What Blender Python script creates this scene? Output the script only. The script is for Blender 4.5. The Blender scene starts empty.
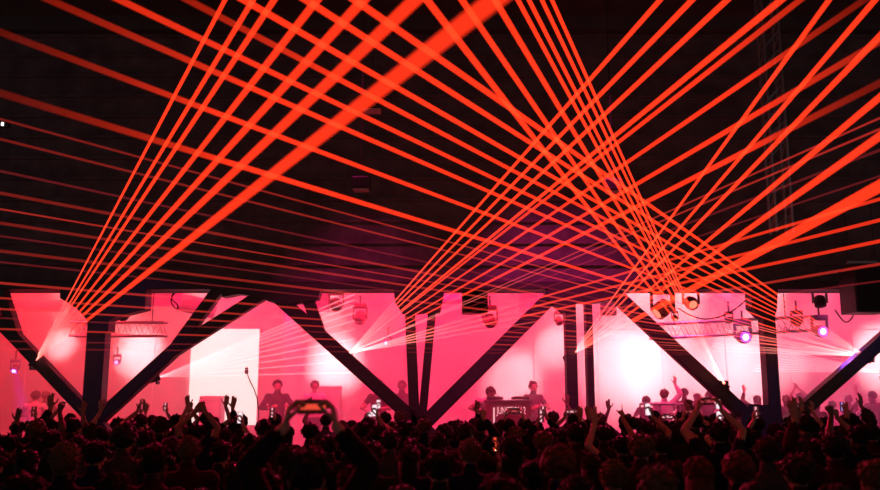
import bpy, bmesh, math, random
from mathutils import Vector, Matrix, Quaternion
from mathutils.bvhtree import BVHTree
R = math.radians
rnd = random.Random(7)
scn = bpy.context.scene
COL = scn.collection

# ------------------------------------------------------------------ camera
CAMZ, PITCH, F = 2.15, R(9.75), 855.0
cd = bpy.data.cameras.new('camera'); cam = bpy.data.objects.new('camera', cd); COL.objects.link(cam)
cd.sensor_width = 36.0; cd.lens = 36.0 * F / 880.0
cam.location = (0, 0, CAMZ); cam.rotation_euler = (R(90) + PITCH, 0, 0)
cd.clip_start = .05; cd.clip_end = 200
cd.dof.use_dof = True; cd.dof.focus_distance = 15.0; cd.dof.aperture_fstop = 1.6
scn.camera = cam
FWD = Vector((0, math.cos(PITCH), math.sin(PITCH))); UP = Vector((0, -math.sin(PITCH), math.cos(PITCH)))
CAM = Vector((0, 0, CAMZ))
def ray(px, py): return Vector((1, 0, 0)) * ((px - 440) / F) + UP * ((245 - py) / F) + FWD
def at(px, py, Y):
    """the point of the place seen at (px,py) on the plane y = Y"""
    d = ray(px, py); return CAM + d * (Y / d.y)
def atd(px, py, depth): return CAM + ray(px, py) * depth
def topx(p):
    v = Vector(p) - CAM; z = v.dot(FWD)
    return 440 + v.x / z * F, 245 - v.dot(UP) / z * F

# ------------------------------------------------------------------ materials
def mat(name, col, rough=.6, metal=0., bump=0., scale=20., emit=None, estr=0., var=.15, spec=.5):
    m = bpy.data.materials.new(name); m.use_nodes = True
    nt = m.node_tree; b = nt.nodes['Principled BSDF']
    b.inputs['Roughness'].default_value = rough; b.inputs['Metallic'].default_value = metal
    b.inputs['Specular IOR Level'].default_value = spec
    tc = nt.nodes.new('ShaderNodeTexCoord'); nz = nt.nodes.new('ShaderNodeTexNoise')
    nz.inputs['Scale'].default_value = scale; nz.inputs['Detail'].default_value = 4
    nt.links.new(tc.outputs['Object'], nz.inputs['Vector'])
    rp = nt.nodes.new('ShaderNodeValToRGB')
    c = Vector(col)
    rp.color_ramp.elements[0].color = (*(c * (1 - var)), 1); rp.color_ramp.elements[0].position = .3
    rp.color_ramp.elements[1].color = (*(c * (1 + var)), 1); rp.color_ramp.elements[1].position = .7
    nt.links.new(nz.outputs['Fac'], rp.inputs['Fac']); nt.links.new(rp.outputs['Color'], b.inputs['Base Color'])
    if bump:
        bp = nt.nodes.new('ShaderNodeBump'); bp.inputs['Strength'].default_value = bump; bp.inputs['Distance'].default_value = .02
        nt.links.new(nz.outputs['Fac'], bp.inputs['Height']); nt.links.new(bp.outputs['Normal'], b.inputs['Normal'])
    if emit:
        b.inputs['Emission Color'].default_value = (*emit, 1); b.inputs['Emission Strength'].default_value = estr
    return m
M = {}
M['steel'] = mat('painted_steel', (.045, .04, .045), .5, .1, .15, 14)
M['fascia'] = mat('dark_concrete', (.12, .105, .115), .85, 0, .4, 3, var=.3)
M['roof'] = mat('dark_roof', (.08, .08, .083), .8, 0, .3, 2)
M['floor'] = mat('concrete_floor', (.08, .075, .075), .7, 0, .2, 4)
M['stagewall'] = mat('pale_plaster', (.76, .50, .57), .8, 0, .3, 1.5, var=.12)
M['stagedeck'] = mat('black_deck', (.06, .06, .06), .6)
M['alu'] = mat('aluminium', (.35, .34, .35), .4, .7)
M['black'] = mat('black_plastic', (.02, .02, .022), .45)
M['grille'] = mat('speaker_grille', (.012, .012, .014), .6, .2, .8, 200)
M['cable'] = mat('cable_rubber', (.02, .02, .02), .6)
M['duct'] = mat('duct_paint', (.28, .22, .24), .7)
M['drape'] = mat('canvas', (.55, .5, .52), .9, 0, .3, 6)
M['booth'] = mat('booth_cloth', (.16, .03, .06), .8)
M['perspex'] = mat('frosted_perspex', (.5, .48, .48), .4)
M['lens'] = mat('lamp_lens', (.8, .8, .9), .2, emit=(.8, .7, 1.0), estr=2.4)
M['lens_ring'] = mat('lamp_lens_ring', (.3, .2, .8), .2, emit=(.22, .06, .85), estr=.9)
M['lens_red'] = mat('lamp_lens_red', (.8, .3, .2), .2, emit=(1., .25, .15), estr=1.2)
M['violet_case'] = mat('lamp_case', (.14, .09, .26), .4)
M['red_case'] = mat('red_lamp_case', (.30, .10, .09), .5)
M['signwhite'] = mat('sign_white', (.9, .85, .85), .5, emit=(1, .85, .85), estr=.55)
M['skin1'] = mat('skin_fair', (.34, .19, .14), .5); M['skin2'] = mat('skin_tan', (.22, .12, .08), .5)
M['skin3'] = mat('skin_brown', (.09, .048, .032), .5)
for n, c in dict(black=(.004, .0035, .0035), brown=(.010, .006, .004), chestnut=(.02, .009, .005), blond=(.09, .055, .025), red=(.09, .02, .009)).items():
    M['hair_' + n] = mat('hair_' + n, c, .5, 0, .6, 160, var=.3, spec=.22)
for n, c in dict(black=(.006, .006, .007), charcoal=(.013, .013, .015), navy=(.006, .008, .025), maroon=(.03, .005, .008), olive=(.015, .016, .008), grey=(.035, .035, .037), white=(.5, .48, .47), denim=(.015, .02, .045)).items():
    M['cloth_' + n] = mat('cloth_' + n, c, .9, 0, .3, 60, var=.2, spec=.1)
M['shoe'] = mat('shoe_leather', (.02, .018, .016), .5)

def emitmat(name, col, s):
    m = bpy.data.materials.new(name); m.use_nodes = True; nt = m.node_tree; nt.nodes.clear()
    o = nt.nodes.new('ShaderNodeOutputMaterial'); e = nt.nodes.new('ShaderNodeEmission')
    e.inputs['Color'].default_value = (*col, 1); e.inputs['Strength'].default_value = s
    nt.links.new(e.outputs[0], o.inputs['Surface']); return m
def screenmat(name, band, dark, s, lo=.35, hi=.65):
    """a lit phone screen: the bright strip is the picture of the stage the phone is filming"""
    m = bpy.data.materials.new(name); m.use_nodes = True; nt = m.node_tree; nt.nodes.clear()
    o = nt.nodes.new('ShaderNodeOutputMaterial'); e = nt.nodes.new('ShaderNodeEmission')
    tc = nt.nodes.new('ShaderNodeTexCoord'); sp = nt.nodes.new('ShaderNodeSeparateXYZ'); rp = nt.nodes.new('ShaderNodeValToRGB')
    nt.links.new(tc.outputs['Generated'], sp.inputs[0]); nt.links.new(sp.outputs['Z'], rp.inputs['Fac'])
    cr = rp.color_ramp; cr.elements[0].position = 0; cr.elements[0].color = (*dark, 1); cr.elements[1].position = 1; cr.elements[1].color = (*dark, 1)
    for p, c in ((lo - .06, dark), (lo, band), (hi, band), (hi + .06, dark)):
        x = cr.elements.new(p); x.color = (*c, 1)
    nt.links.new(rp.outputs['Color'], e.inputs['Color']); e.inputs['Strength'].default_value = s
    nt.links.new(e.outputs[0], o.inputs['Surface']); return m
SCR = {
 'orange': screenmat('screen_orange', (.85, .07, .035), (.03, .005, .004), 1.0, .32, .68),
 'pink': screenmat('screen_pink', (1., .45, .5), (.12, .02, .03), .9, .3, .62),
 'white': screenmat('screen_white', (1., .8, .82), (.8, .55, .6), 1.1, .3, .7),
 'red': screenmat('screen_red', (.5, .05, .07), (.05, .006, .01), .8, .3, .65),
 'blue': screenmat('screen_blue', (.45, .35, .9), (.06, .04, .15), .9, .3, .7)}
M['torch'] = emitmat('phone_torch', (1., .62, .35), 60.)

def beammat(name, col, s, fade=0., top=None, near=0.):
    """glowing tube standing in for the light scattered out of a laser beam: adds to what is behind it. FADE: dimming painted into the glow along its length;
    NEAR: strength of the pale flare painted into the glow by the aperture"""
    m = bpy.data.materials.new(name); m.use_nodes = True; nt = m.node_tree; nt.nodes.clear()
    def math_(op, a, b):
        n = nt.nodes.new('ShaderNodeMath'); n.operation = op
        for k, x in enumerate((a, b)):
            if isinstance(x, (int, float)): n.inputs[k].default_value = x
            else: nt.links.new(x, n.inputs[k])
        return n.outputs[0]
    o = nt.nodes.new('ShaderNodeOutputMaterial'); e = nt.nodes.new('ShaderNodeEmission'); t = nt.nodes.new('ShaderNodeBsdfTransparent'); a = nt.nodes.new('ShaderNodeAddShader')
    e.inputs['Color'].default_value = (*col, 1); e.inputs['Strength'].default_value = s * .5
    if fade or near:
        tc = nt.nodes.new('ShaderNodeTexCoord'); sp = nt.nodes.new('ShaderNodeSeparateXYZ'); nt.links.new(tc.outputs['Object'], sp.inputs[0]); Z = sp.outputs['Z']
        v = math_('MINIMUM', math_('MULTIPLY', math_('POWER', math.exp(-fade), Z), s * .5), (top or s) * .5)  # dimming along the beam is painted into its emission
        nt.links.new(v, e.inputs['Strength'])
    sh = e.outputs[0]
    if near:                                            # near-white flare by the aperture, painted in as a second emission
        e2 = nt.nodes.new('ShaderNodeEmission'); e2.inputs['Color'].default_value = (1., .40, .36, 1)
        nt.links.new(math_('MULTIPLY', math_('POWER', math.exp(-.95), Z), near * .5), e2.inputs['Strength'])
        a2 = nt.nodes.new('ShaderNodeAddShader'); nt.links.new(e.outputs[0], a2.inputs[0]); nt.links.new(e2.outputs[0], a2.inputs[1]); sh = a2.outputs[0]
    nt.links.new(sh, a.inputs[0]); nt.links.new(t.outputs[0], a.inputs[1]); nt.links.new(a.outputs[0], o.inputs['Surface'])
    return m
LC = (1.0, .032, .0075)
BM = {'full': beammat('laser_glow_tube_full', LC, 2.2, .042, None, 3.), 'mid': beammat('laser_glow_tube_mid', LC, .8, 0, None, 3.),
      'thin': beammat('laser_glow_tube_thin', (1., .045, .03), .36, 0, None, 3.), 'faint': beammat('laser_glow_tube_faint', (1., .05, .07), .11),
      'fade2': beammat('laser_glow_tube_fading_thin', (1., .045, .03), 1.3, .14, None, 3.),
      'pale': beammat('laser_glow_tube_pale', (1., .55, .58), .5)}
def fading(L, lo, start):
    """a beam painted dimmer in its glow towards its far end (L long): full up to START of its length, down to LO there"""
    k = math.log(1. / lo) / (L * (1 - start)); return beammat('laser_glow_tube_fading', LC, 1.15 * math.exp(k * L * start), k, 1.15, 3.)  # far-end falloff painted into the emission

# ------------------------------------------------------------------ object helpers
def link(name, me, parent=None, material=None):
    o = bpy.data.objects.new(name, me); COL.objects.link(o)
    if material is not None: me.materials.append(material)
    if parent is not None: o.parent = parent
    return o
def bmobj(name, bm, material, parent=None, smooth=False):
    bmesh.ops.recalc_face_normals(bm, faces=bm.faces)
    me = bpy.data.meshes.new(name); bm.to_mesh(me); bm.free()
    if smooth:
        for p in me.polygons: p.use_smooth = True
    return link(name, me, parent, material)
def tag(o, label=None, cat=None, group=None, kind=None):
    if label: o['label'] = label
    if cat: o['category'] = cat
    if group: o['group'] = group
    if kind: o['kind'] = kind
    return o
def empty(name, loc=(0, 0, 0), label=None, cat=None, group=None, rz=0):
    o = bpy.data.objects.new(name, None); COL.objects.link(o); o.location = loc; o.rotation_euler = (0, 0, rz)
    o.empty_display_size = .1
    return tag(o, label, cat, group)
def add_box(bm, c, s, rot=None, bevel=0.):
    mt = Matrix.Translation(Vector(c))
    if rot is not None: mt = mt @ rot.to_4x4()
    r = bmesh.ops.create_cube(bm, size=1, matrix=mt @ Matrix.Diagonal((*s, 1)))
    if bevel:
        es = list({e for v in r['verts'] for e in v.link_edges})
        bmesh.ops.bevel(bm, geom=es, offset=bevel, segments=2, affect='EDGES', profile=.5)
def frame_of(d):
    d = Vector(d).normalized(); a = Vector((0, 0, 1)) if abs(d.z) < .9 else Vector((1, 0, 0))
    x = a.cross(d).normalized(); y = d.cross(x); return x, y, d
def add_tube(bm, pts, radii, n=8, caps=True):
    pts = [Vector(p) for p in pts]
    if not hasattr(radii, '__len__'): radii = [radii] * len(pts)
    rings = []
    for i, p in enumerate(pts):
        d = (pts[min(i + 1, len(pts) - 1)] - pts[max(i - 1, 0)])
        x, y, _ = frame_of(d)
        rings.append([bm.verts.new(p + (x * math.cos(2 * math.pi * k / n) + y * math.sin(2 * math.pi * k / n)) * radii[i]) for k in range(n)])
    for a, b in zip(rings, rings[1:]):
        for k in range(n): bm.faces.new((a[k], a[(k + 1) % n], b[(k + 1) % n], b[k]))
    if caps: bm.faces.new(rings[0][::-1]); bm.faces.new(rings[-1])
def add_ball(bm, c, r, u=12, v=8, rot=None):
    if not hasattr(r, '__len__'): r = (r, r, r)
    mt = Matrix.Translation(Vector(c))
    if rot is not None: mt = mt @ rot.to_4x4()
    return bmesh.ops.create_uvsphere(bm, u_segments=u, v_segments=v, radius=1, matrix=mt @ Matrix.Diagonal((*r, 1)))['verts']
def add_capsule(bm, a, b, ra, rb, n=10):
    a, b = Vector(a), Vector(b)
    add_tube(bm, [a, b], [ra, rb], n); add_ball(bm, a, ra, n, 8); add_ball(bm, b, rb, n, 8)
def add_prism(bm, pts, dy):
    """outline of world points, given its own depth dy along y"""
    f = [bm.verts.new(p) for p in pts]; b = [bm.verts.new(Vector(p) + Vector((0, dy, 0))) for p in pts]
    bm.faces.new(f); bm.faces.new(b[::-1]); n = len(f)
    for i in range(n): bm.faces.new((f[i], b[i], b[(i + 1) % n], f[(i + 1) % n]))
def add_hbeam(bm, a, b, w, d, Yoff=0.):
    """steel H section from a to b, flanges facing the room, W wide, D deep along y"""
    a, b = Vector(a), Vector(b); z = (b - a).normalized(); y = Vector((0, 1, 0)); y = (y - z * y.dot(z)).normalized(); x = y.cross(z)
    rot = Matrix((x, y, z)).transposed(); L = (b - a).length; c = (a + b) / 2
    add_box(bm, c, (w, d, L), rot, .012)
    for k in (-1, 1): add_box(bm, c - y * (d / 2) + x * k * w * .32, (.02, .012, L * .98), rot)

# ------------------------------------------------------------------ the setting
YC = 16.0                       # plane of the columns
def struct(name, bm, m): return tag(bmobj(name, bm, m), kind='structure')
bm = bmesh.new(); add_box(bm, (0, 12.5, -.1), (34, 33, .2)); struct('floor', bm, M['floor'])
bm = bmesh.new(); add_box(bm, (0, 6.5, 9.6), (34, 21, .2))
for k in range(7): add_box(bm, (0, -2 + 3 * k, 9.35), (34, .18, .3))
struct('ceiling', bm, M['roof'])
zf = at(440, 289, YC).z
bm = bmesh.new(); add_box(bm, (0, YC + .45, (zf + 9.5) / 2), (34, .5, 9.5 - zf))
for k in range(12): add_box(bm, (0, YC + .17, zf + .5 + k * .42), (34, .06, .06))
struct('wall_fascia', bm, M['fascia'])
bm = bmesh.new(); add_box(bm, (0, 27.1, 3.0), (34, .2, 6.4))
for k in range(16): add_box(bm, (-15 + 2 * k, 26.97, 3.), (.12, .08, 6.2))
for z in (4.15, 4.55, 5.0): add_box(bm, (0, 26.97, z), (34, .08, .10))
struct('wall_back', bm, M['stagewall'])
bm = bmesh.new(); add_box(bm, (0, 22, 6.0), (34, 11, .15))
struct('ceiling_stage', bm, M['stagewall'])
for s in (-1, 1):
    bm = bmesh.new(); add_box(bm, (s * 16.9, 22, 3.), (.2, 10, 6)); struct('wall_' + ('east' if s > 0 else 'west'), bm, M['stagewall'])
# steel beam under the fascia
bm = bmesh.new(); add_hbeam(bm, (-16.5, YC + .02, zf + .06), (16.5, YC + .02, zf + .06), .16, .3)
tag(bmobj('trim_beam', bm, M['steel']), kind='structure')

# stage deck
STZ = .45
bm = bmesh.new(); add_box(bm, (0, 22.6, STZ / 2), (30, 8.6, STZ), None, .02); d = bmobj('stage_deck', bm, M['stagedeck'])
tag(d, 'low black stage deck running along the bright back wall', 'stage')

# ------------------------------------------------------------------ steel columns and braces
def px_x(px, py=350, Y=YC): return at(px, py, Y).x
def column(px, w, label, capital=None, name='steel_column', base=.1):
    x = px_x(px); o = empty(name, (x, YC, 0), label, 'column', 'steel columns and braces of the arcade')
    bm = bmesh.new(); add_hbeam(bm, (0, 0, .02), (0, 0, zf), w, .30); bmobj('shaft', bm, M['steel'], o)
    bm = bmesh.new(); add_box(bm, (0, 0, .012), (w + .16, .46, .024)); bmobj('base_plate', bm, M['steel'], o)
    if capital:
        bm = bmesh.new(); add_prism(bm, [at(a, b, YC - .17) - Vector((x, YC, 0)) for a, b in capital], .34); bmobj('capital', bm, M['steel'], o)
    return o
colA = column(98, .345, 'thick steel column with broad stepped capital, standing alone between two slanted braces',
    [(60, 284), (146, 284), (145, 309), (122, 315), (109, 320), (108, 332), (91, 332), (87, 320), (76, 308), (60, 298)])
colC = column(570.5, .20, 'straight steel column, thicker of the close upright pair', [(549, 284), (623, 284), (613, 300), (592, 303), (577, 302), (575, 308), (565, 313), (547, 299)])
colD = column(589, .12, 'thin straight steel column beside a thicker upright one')
colE = column(768.5, .225, 'steel column with square capital and a violet-lit foot plate', [(751, 284), (778, 284), (777, 310), (774, 318), (763, 318), (752, 308)])
bm = bmesh.new(); add_prism(bm, [at(a, b, YC - .22) - colE.location for a, b in ((742, 412), (750, 404), (776, 406), (783, 418), (783, 440), (742, 440))], .44)
bmobj('foot_plate', bm, M['steel'], colE)

def brace(segs, label, plate=None, name='steel_brace'):
    """segs: (point, point, width px); the first one runs on down to the ground"""
    a, b, w = segs[0]
    A, B = at(*a, YC), at(*b, YC); t = (A.z - .02) / (A.z - B.z)
    G = A + (B - A) * t
    o = empty(name, (G.x, YC, 0), label, 'brace', 'steel columns and braces of the arcade')
    for i, (p, q, w) in enumerate(segs):
        P_, Q_ = at(*p, YC), at(*q, YC)
        if i == 0: Q_ = G
        bm = bmesh.new(); add_hbeam(bm, P_ - o.location, Q_ - o.location, w / F * YC * 1.0, .26 - .02 * i); bmobj('strut' if i == 0 else 'fork', bm, M['steel'], o)
    if plate:
        bm = bmesh.new(); add_prism(bm, [at(x, y, YC - .15) - o.location for x, y in plate], .3); bmobj('gusset_plate', bm, M['steel'], o)
    return o
# each brace meets the ground beside its column, so its foot is set a little short of it
brace([((-14, 306), (88, 413), 11), ((0, 284), (17, 338), 9)], 'slanted steel brace leaning away from the thick lone column, first of the row')
brace([((175, 350), (106, 413), 12), ((223, 284), (174, 351), 11), ((264, 294), (174, 351), 12)], 'slanted steel brace forking into two arms beside the thick lone column')
brace([((270, 290), (408, 414), 13), ((303, 284), (322, 339), 11)], 'long slanted steel brace with a forked head running down to the twin leaning posts',
      [(216, 284), (322, 284), (318, 299), (300, 303), (284, 304), (268, 301), (255, 296), (238, 294), (222, 297)])
brace([((552, 296), (432, 416), 14)], 'slanted steel brace rising from the twin leaning posts over the booth')
brace([((611, 291), (746, 416), 13)], 'slanted steel brace running from the thin column to the violet-lit foot plate')
brace([((890, 333), (785, 425), 12)], 'slanted steel brace with violet and red light patches below the big loudspeaker')
tw = brace([((409.5, 300), (414, 405), 10)], 'leaning steel post, thicker of the twin posts under a shared capital', [(393, 284), (446, 284), (440, 313), (402, 313), (395, 302)], 'steel_post')
tw2 = brace([((432, 312), (423.5, 405), 8)], 'leaning steel post, thinner of the twin posts under a shared capital', None, 'steel_post')
for o in (tw, tw2): o['category'] = 'post'

# ------------------------------------------------------------------ laser projectors with their beams
def projector(px, py, Y, label, beams, aim):
    """beams: (far px, far py, width px there, depth there, kind)"""
    S = at(px, py, Y)
    o = empty('laser_projector', S - Vector((0, 0, .0)), label, 'laser projector', 'laser projectors on the steelwork')
    ax, ay, az = frame_of(Vector(aim)); rot = Matrix((ax, ay, az)).transposed()
    bm = bmesh.new(); add_box(bm, rot @ Vector((0, 0, -.1)), (.16, .12, .2), rot, .01); bmobj('housing', bm, M['black'], o)
    bm = bmesh.new(); add_box(bm, (0, -.06, -.11), (.03, .16, .06)); add_box(bm, rot @ Vector((0, 0, -.1)), (.2, .02, .03), rot); bmobj('clamp', bm, M['steel'], o)
    bm = bmesh.new(); add_tube(bm, [rot @ Vector((0, 0, -.01)), rot @ Vector((0, 0, .012))], .03, 12); bmobj('aperture', bm, M['lens_red'], o)
    for (x, y, w, dep, kind) in beams:
        E = atd(x, y, dep); r = w * dep / F / 2
        # run on past the frame's edge to the hall's dark end
        v = E - S
        ext = 1.25
        while ext > 1.0 and (S + v * ext - CAM).dot(FWD) < .9: ext -= .05
        L = v.length * ext
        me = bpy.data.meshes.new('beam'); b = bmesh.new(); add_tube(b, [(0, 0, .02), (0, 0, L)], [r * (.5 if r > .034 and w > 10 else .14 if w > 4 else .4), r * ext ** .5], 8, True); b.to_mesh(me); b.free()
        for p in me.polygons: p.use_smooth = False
        bo = link('beam', me, o, BM[kind] if kind in BM else fading(v.length, float(kind) * 1.5, .90)); x_, y_, z_ = frame_of(v)  # glowing tube standing in for the laser beam's scattered light
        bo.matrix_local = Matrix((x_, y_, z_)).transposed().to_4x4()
    return o
RB = .024
def wd(w, r=RB): return w, 2 * r * F / w     # width px -> depth at which a beam of radius r shows that wide
def B(x, y, w, kind='full', r=RB): return (x, y, *wd(w, r), kind)
YS = 16.32
# fan of seven rising from behind the first brace
A_ = [B(225, 0, 5, 'full'), B(253, 0, 6), B(274, 0, 6.8), B(317, 0, 8.5), B(363, 0, 10.5), B(415, 0, 13.5), B(494, 0, 19)]
projector(34, 362, YS, 'laser projector clamped behind the first brace, throwing seven widening red beams', A_, (.3, -.8, .5))
# fan from the long brace: eight broad beams and the low thin ones
E_ = [B(660, 0, 5.5), B(692, 0, 6), B(727, 0, 6.3), B(781, 0, 7.2), B(800, 0, 6.5, '.3'), B(864, 0, 7, '.1'), B(877, 43, 7.5, '.2'), B(880, 83, 8, '.09')]
def T(x, y, w, kind='thin', dep=10.): return (x, y, w, dep, kind)
E_ += [T(880, 118, 2.4, 'thin'), T(880, 129, 2.6, 'thin'), T(880, 150, 3, 'faint'), T(880, 176, 2.2, 'faint'), T(880, 199, 3.6, 'mid'), T(880, 220, 3.8, 'mid'), T(880, 241, 3.8, 'mid'), T(880, 264, 3, 'thin'),
       T(880, 281, 2, 'faint', 12)]
projector(349, 353, YS, 'laser projector clamped behind the long forked brace, throwing a wide fan of red beams', E_, (.5, -.7, .4))
# fan from the upright pair
F_ = [B(829, 0, 5.6), B(875, 0, 6.2), B(880, 36, 6.8), B(880, 97, 7.2), B(880, 136, 8.5), B(880, 186, 12.5, 'full', .036)]
projector(572, 354, YS, 'laser projector clamped behind the straight upright column, throwing six red beams', F_, (.4, -.7, .5))
# fan from the brace by the violet foot plate, rising the other way
B_ = [B(427, 0, 8), B(462, 0, 7), B(495, 0, 7), B(518, 0, 5.3), B(529, 0, 5), B(542, 0, 4.8), B(552, 0, 4.6)]
projector(724, 383, YS, 'laser projector clamped low behind the brace by the violet foot plate, seven red beams', B_, (-.3, -.7, .6))
# long low fan crossing the whole hall
D_ = [B(355, 0, 8), B(306, 0, 7.6), B(244, 0, 7.4), B(188, 0, 7.4, '.18'), B(120, 0, 7.4, '.4'), B(50, 0, 8, '.12'), B(0, 32, 8, '.06'), B(0, 93, 8.5, '.06'),
      T(0, 119, 2.6, 'fade2', 9), T(0, 139, 2.8, 'fade2', 9), T(0, 171, 2.6, 'faint', 9.5), T(0, 193, 3.4, 'fade2', 9.5), T(0, 209, 1.8, 'thin', 10), T(0, 223, 3.2, 'fade2', 10),
      T(0, 236, 2, 'faint', 10.5), T(0, 251, 3.2, 'fade2', 10.5), T(0, 262, 2, 'faint', 11), T(0, 283, 2.6, 'thin', 11.5)]
D_ += [T(0, 298, 2.2, 'thin', 12), T(0, 309, 2, 'thin', 12), T(0, 318, 1.8, 'faint', 12.5), T(0, 329, 2, 'thin', 12.5), T(0, 341, 1.6, 'faint', 13), T(0, 349, 1.5, 'faint', 13)]
projector(866, 356, YS, 'laser projector clamped behind the outer brace below the big loudspeaker, sweeping beams across', D_, (-.7, -.6, .3))
# pale stage fans
G_ = [(320, 336 - 27 + 4 * k + k * k * .35, 1.3, 18.6, 'pale') for k in range(10)]
projector(159, 377, 16.6, 'laser projector behind the forked brace, throwing a small pale pink fan', G_, (.7, .5, .3))
H_ = [(790 - 2 * k, 352 + 2.4 * k, 1.2, 19.5, 'pale') for k in range(9)]
projector(880, 372, 16.6, 'laser projector low beyond the outer brace, throwing a flat pale pink fan', H_, (-.8, .4, .1))

# ------------------------------------------------------------------ loudspeakers
def speaker(px0, py0, px1, py1, Y, dep, label, rods=True):
    a, b = at(px0, py0, Y), at(px1, py1, Y); w, h = b.x - a.x, a.z - b.z
    o = empty('loudspeaker', ((a.x + b.x) / 2, Y + dep / 2, b.z), label, 'loudspeaker')
    bm = bmesh.new(); add_box(bm, (0, 0, h / 2), (w, dep, h), None, .02); bmobj('cabinet', bm, M['black'], o)
    bm = bmesh.new(); add_box(bm, (0, -dep / 2 - .006, h / 2), (w * .9, .012, h * .9)); bmobj('grille', bm, M['grille'], o)
    bm = bmesh.new()
    for s in (-1, 1): add_tube(bm, [(s * w * .38, 0, h), (s * w * .38, 0, h + (1.3 if rods else .4))], .012, 6)
    bmobj('hanging_bracket', bm, M['steel'], o); return o
speaker(853, 264, 893, 312, 14.6, .6, 'big black loudspeaker hanging above the outer brace')
speaker(462, 293, 488, 313, 16.5, .4, 'small black loudspeaker hanging above the booth beside the twin posts', False)
speaker(602, 301, 617, 315, 19.0, .25, 'small boxy loudspeaker hanging beside the thin column', False)

# ------------------------------------------------------------------ lighting trusses
def truss(pa, pb, Y, h, label, seg=14):
    a, b = at(*pa, Y), at(*pb, Y); o = empty('lighting_truss', a, label, 'truss'); v = b - a; L = v.length; x = v.normalized(); z = Vector((0, 0, 1)); y = Vector((0, 1, 0))
    cs = [(0, 0), (h, 0), (0, h), (h, h)]
    for (zz, yy) in cs:
        bm = bmesh.new(); add_tube(bm, [-z * zz + y * yy, v - z * zz + y * yy], .024, 8); bmobj('chord', bm, M['alu'], o)
    bm = bmesh.new()
    for k in range(seg):
        p, q = v * (k / seg), v * ((k + 1) / seg); m_ = (p + q) / 2
        for yy in (0, h):
            add_tube(bm, [p + y * yy - z * h, m_ + y * yy, q + y * yy - z * h], .011, 6)
    bmobj('lattice', bm, M['alu'], o)
    bm = bmesh.new()
    for t in (.15, .85): add_tube(bm, [v * t + y * h / 2, v * t + y * h / 2 + z * 1.4], .012, 6)
    bmobj('drop_rod', bm, M['steel'], o); return o
truss((70, 322), (164, 322), 19.0, .30, 'short lighting truss behind the thick lone column', 8)
truss((652, 324), (812, 316), 18.2, .30, 'long lighting truss with moving heads crossing behind the violet-lit column', 13)

# moving heads and lamps
def moving_head(px, py, Y, s, aim, label, case='violet_case', lens='lens', up=.22):
    o = empty('moving_head_lamp', at(px, py, Y), label, 'stage lamp')
    ax, ay, az = frame_of(Vector(aim)); rot = Matrix((ax, ay, az)).transposed()
    bm = bmesh.new(); add_box(bm, (0, 0, s * 1.5), (s * 1.5, s * 1.3, s * .5), None, .015); bmobj('base', bm, M[case], o)
    bm = bmesh.new()
    for k in (-1, 1): add_box(bm, (k * s * .82, 0, s * .6), (s * .16, s * .5, s * 1.5), None, .01)
    add_box(bm, (0, 0, s * 1.25), (s * 1.8, s * .5, s * .16)); bmobj('yoke', bm, M[case], o)
    bm = bmesh.new(); pts = [rot @ Vector((0, 0, z)) for z in (-s * .8, -s * .6, 0, s * .55, s * .6)]; add_tube(bm, pts, [s * .35, s * .6, s * .7, s * .66, s * .6], 16); bmobj('head', bm, M[case], o, True)
    bm = bmesh.new(); add_tube(bm, [rot @ Vector((0, 0, s * .59)), rot @ Vector((0, 0, s * .64))], s * (.58 if lens == 'lens' else .42), 16); bmobj('lens', bm, M['lens_ring' if lens == 'lens' else lens], o)
    if lens == 'lens':
        bm = bmesh.new(); add_tube(bm, [rot @ Vector((0, 0, s * .64)), rot @ Vector((0, 0, s * .68))], s * .34, 16); bmobj('bulb', bm, M['lens'], o)
    bm = bmesh.new(); add_tube(bm, [(0, 0, s * 1.7), (0, 0, s * 1.7 + up)], .02, 8); bmobj('hanging_clamp', bm, M['steel'], o)
    return o
moving_head(743, 337, 18.1, .20, (.1, -1, -.1), 'moving head lamp with violet lens hanging under the long truss, beside the violet-lit column')
moving_head(820, 331, 18.0, .19, (.1, -1, -.15), 'moving head lamp with violet lens hanging at the end of the long truss')
moving_head(662, 309, 17.2, .25, (-.75, -.2, -.6), 'red tilted moving head lamp hanging under the fascia beside a slanted brace', 'red_case', 'lens_red')
moving_head(691, 303, 17.2, .19, (.1, -1, -.4), 'round red moving head lamp hanging between two trussed cables', 'red_case', 'lens_red')
moving_head(675, 318, 17.3, .08, (.1, -.6, -.8), 'tiny dark lamp dangling between the two red moving heads', 'red_case', 'lens_red', .6)
moving_head(820, 302, 17.4, .17, (0, -.2, -1), 'dark lamp hanging above the violet lens at the truss end', 'black', 'grille')
moving_head(797, 322, 18.3, .14, (.7, -.5, -.5), 'dark tilted lamp lying against the truss beside the square capital', 'black', 'grille')
moving_head(729, 320, 18.0, .10, (.9, -.1, .1), 'dark flat lamp riding on top of the long truss', 'black', 'grille')
moving_head(123, 316, 16.8, .15, (0, -1, 0), 'small round dark lamp hanging beside the thick lone column', 'black', 'grille', 1.0)
moving_head(490, 321, 18.5, .19, (.2, -.6, -.8), 'pale red lamp hanging under the small black loudspeaker', 'red_case', 'grille')
moving_head(559, 321, 18.5, .12, (.2, -.6, -.8), 'small red lamp hanging by the head of the brace over the booth', 'red_case', 'grille')
moving_head(336, 305, 20, .2, (.2, -.6, -.8), 'dark red lamp hanging past the forked head of the long brace', 'red_case', 'grille')
moving_head(360, 318, 21, .2, (-.2, -.6, -.8), 'dark red lamp hanging lower, nearer the twin leaning posts', 'red_case', 'grille')
moving_head(15, 369, 20.5, .13, (.1, -.7, -.6), 'bright violet lamp shining down beside the first brace', 'violet_case', 'lens')
moving_head(388, 343, 21, .10, (-.9, -.6, -.1), 'bright violet lamp shining sideways beside the twin leaning posts', 'violet_case', 'lens')
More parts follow.
